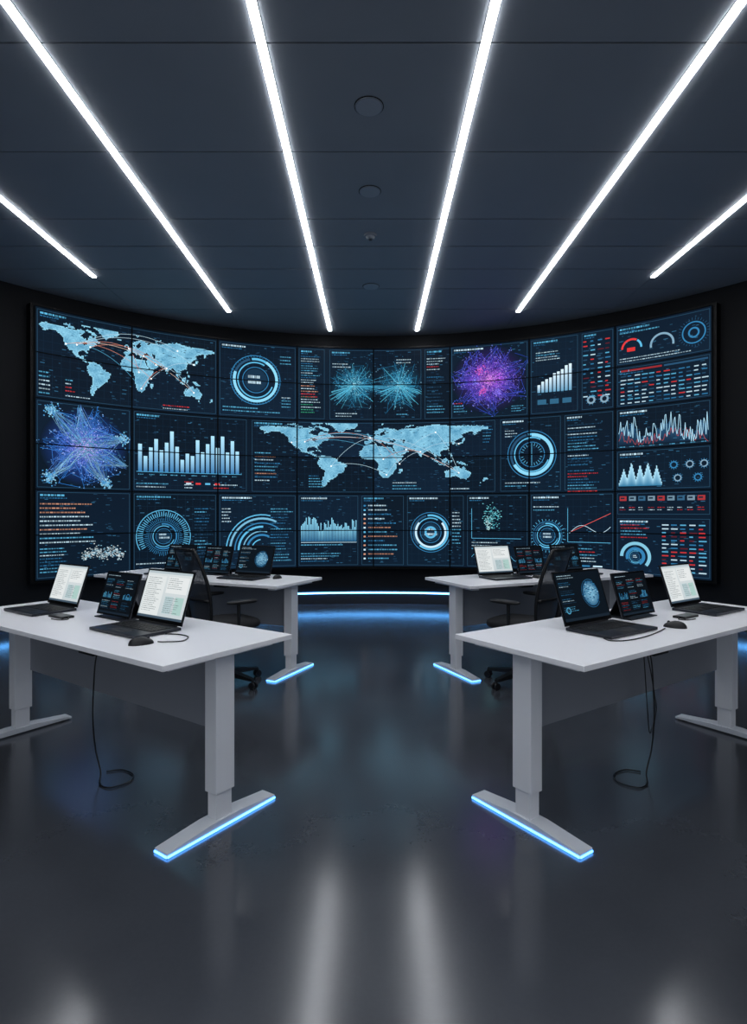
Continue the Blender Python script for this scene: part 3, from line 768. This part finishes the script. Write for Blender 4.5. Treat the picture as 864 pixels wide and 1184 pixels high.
# ------------------------------------------------------------ chairs
def chair(loc, rz):
    m = MB()
    for i in range(5):
        t = math.radians(72*i+20); d = Vector((math.cos(t), math.sin(t), 0)); n = Vector((-d.y, d.x, 0))
        p0 = d*.03; p1 = d*.31; vs = []
        for p, w, z0, z1 in ((p0, .032, .075, .125), (p1, .018, .062, .082)):
            for a, z_ in ((-w, z0), (w, z0), (w, z1), (-w, z1)): vs.append(p+n*a+Vector((0, 0, z_)))
        m.add(vs, [(0, 1, 2, 3), (7, 6, 5, 4), (0, 4, 5, 1), (1, 5, 6, 2), (2, 6, 7, 3), (3, 7, 4, 0)], M_black)
        c = d*.31
        m.cyl(c+Vector((0, 0, .05)), c+Vector((0, 0, .07)), .01, .01, M_black, 10)
        for s_ in (-1, 1): m.cyl(c+n*(s_*.008)+Vector((0, 0, .028)), c+n*(s_*.024)+Vector((0, 0, .028)), .028, .028, M_black, 20)
    m.cyl((0, 0, .07), (0, 0, .13), .045, .04, M_black); m.cyl((0, 0, .12), (0, 0, .30), .028, .028, M_black); m.cyl((0, 0, .28), (0, 0, .44), .018, .018, M_alu)
    m.box((0, -.02, .445), (.2, .26, .04), M_black)
    m.ell((0, .02, .495), (.25, .245, .042), M_fabric, p=3.2, nu=40, nv=14)
    def bk(a, h):
        hw = .235-.03*(2*h-1)**2-.02*h
        x = a*hw; y = -.235-.13*h+.05*a*a+.03*math.sin(math.pi*h)
        return Vector((x, y-.02, .55+.56*h))
    vs = []; fs = []; nu, nv = 14, 14
    for j in range(nv+1):
        for i in range(nu+1): vs.append(bk(-1+2*i/nu, j/nv))
    for j in range(nv):
        for i in range(nu): k = j*(nu+1)+i; fs.append((k, k+1, k+nu+2, k+nu+1))
    m.add(vs, fs, M_mesh, True)
    fr = [bk(-1+2*i/12, 0) for i in range(13)]+[bk(1, j/12) for j in range(1, 13)]+[bk(1-2*i/12, 1) for i in range(1, 13)]+[bk(-1, 1-j/12) for j in range(1, 12)]
    m.tube(fr, .014, M_black, 10, closed=True)
    m.tube([bk(-1+2*i/12, .3)+Vector((0, -.012, 0)) for i in range(13)], .012, M_black)
    m.tube(catmull([(0, -.1, .44), (0, -.24, .46), (0, -.29, .56), (0, -.33, .74)]), .022, M_black, 10)
    for s_ in (-1, 1):
        m.tube(catmull([(s_*.16, -.02, .45), (s_*.27, -.02, .46), (s_*.295, -.02, .52), (s_*.295, -.02, .68)]), .014, M_black, 10)
        m.ell((s_*.295, .01, .70), (.04, .13, .016), M_black, p=3, nu=24, nv=8)
    m.obj('office_chair', (loc[0], loc[1], 0), rz)
chair((-1.22, 4.76), math.radians(-50)); chair((1.22, 4.76), math.radians(50))

# ------------------------------------------------------------ world + camera
w = bpy.data.worlds.new('World'); sc.world = w; w.use_nodes = True
w.node_tree.nodes['Background'].inputs[0].default_value = (.42, .46, .52, 1)
w.node_tree.nodes['Background'].inputs[1].default_value = 1.1
cam = bpy.data.cameras.new('camera'); co = bpy.data.objects.new('camera', cam); bpy.context.collection.objects.link(co)
cam.sensor_fit = 'HORIZONTAL'; cam.sensor_width = 36; cam.lens = 36*674/864
co.location = (0, 0, CAMH); co.rotation_euler = (math.radians(90), 0, 0); cam.clip_start = .02
sc.camera = co
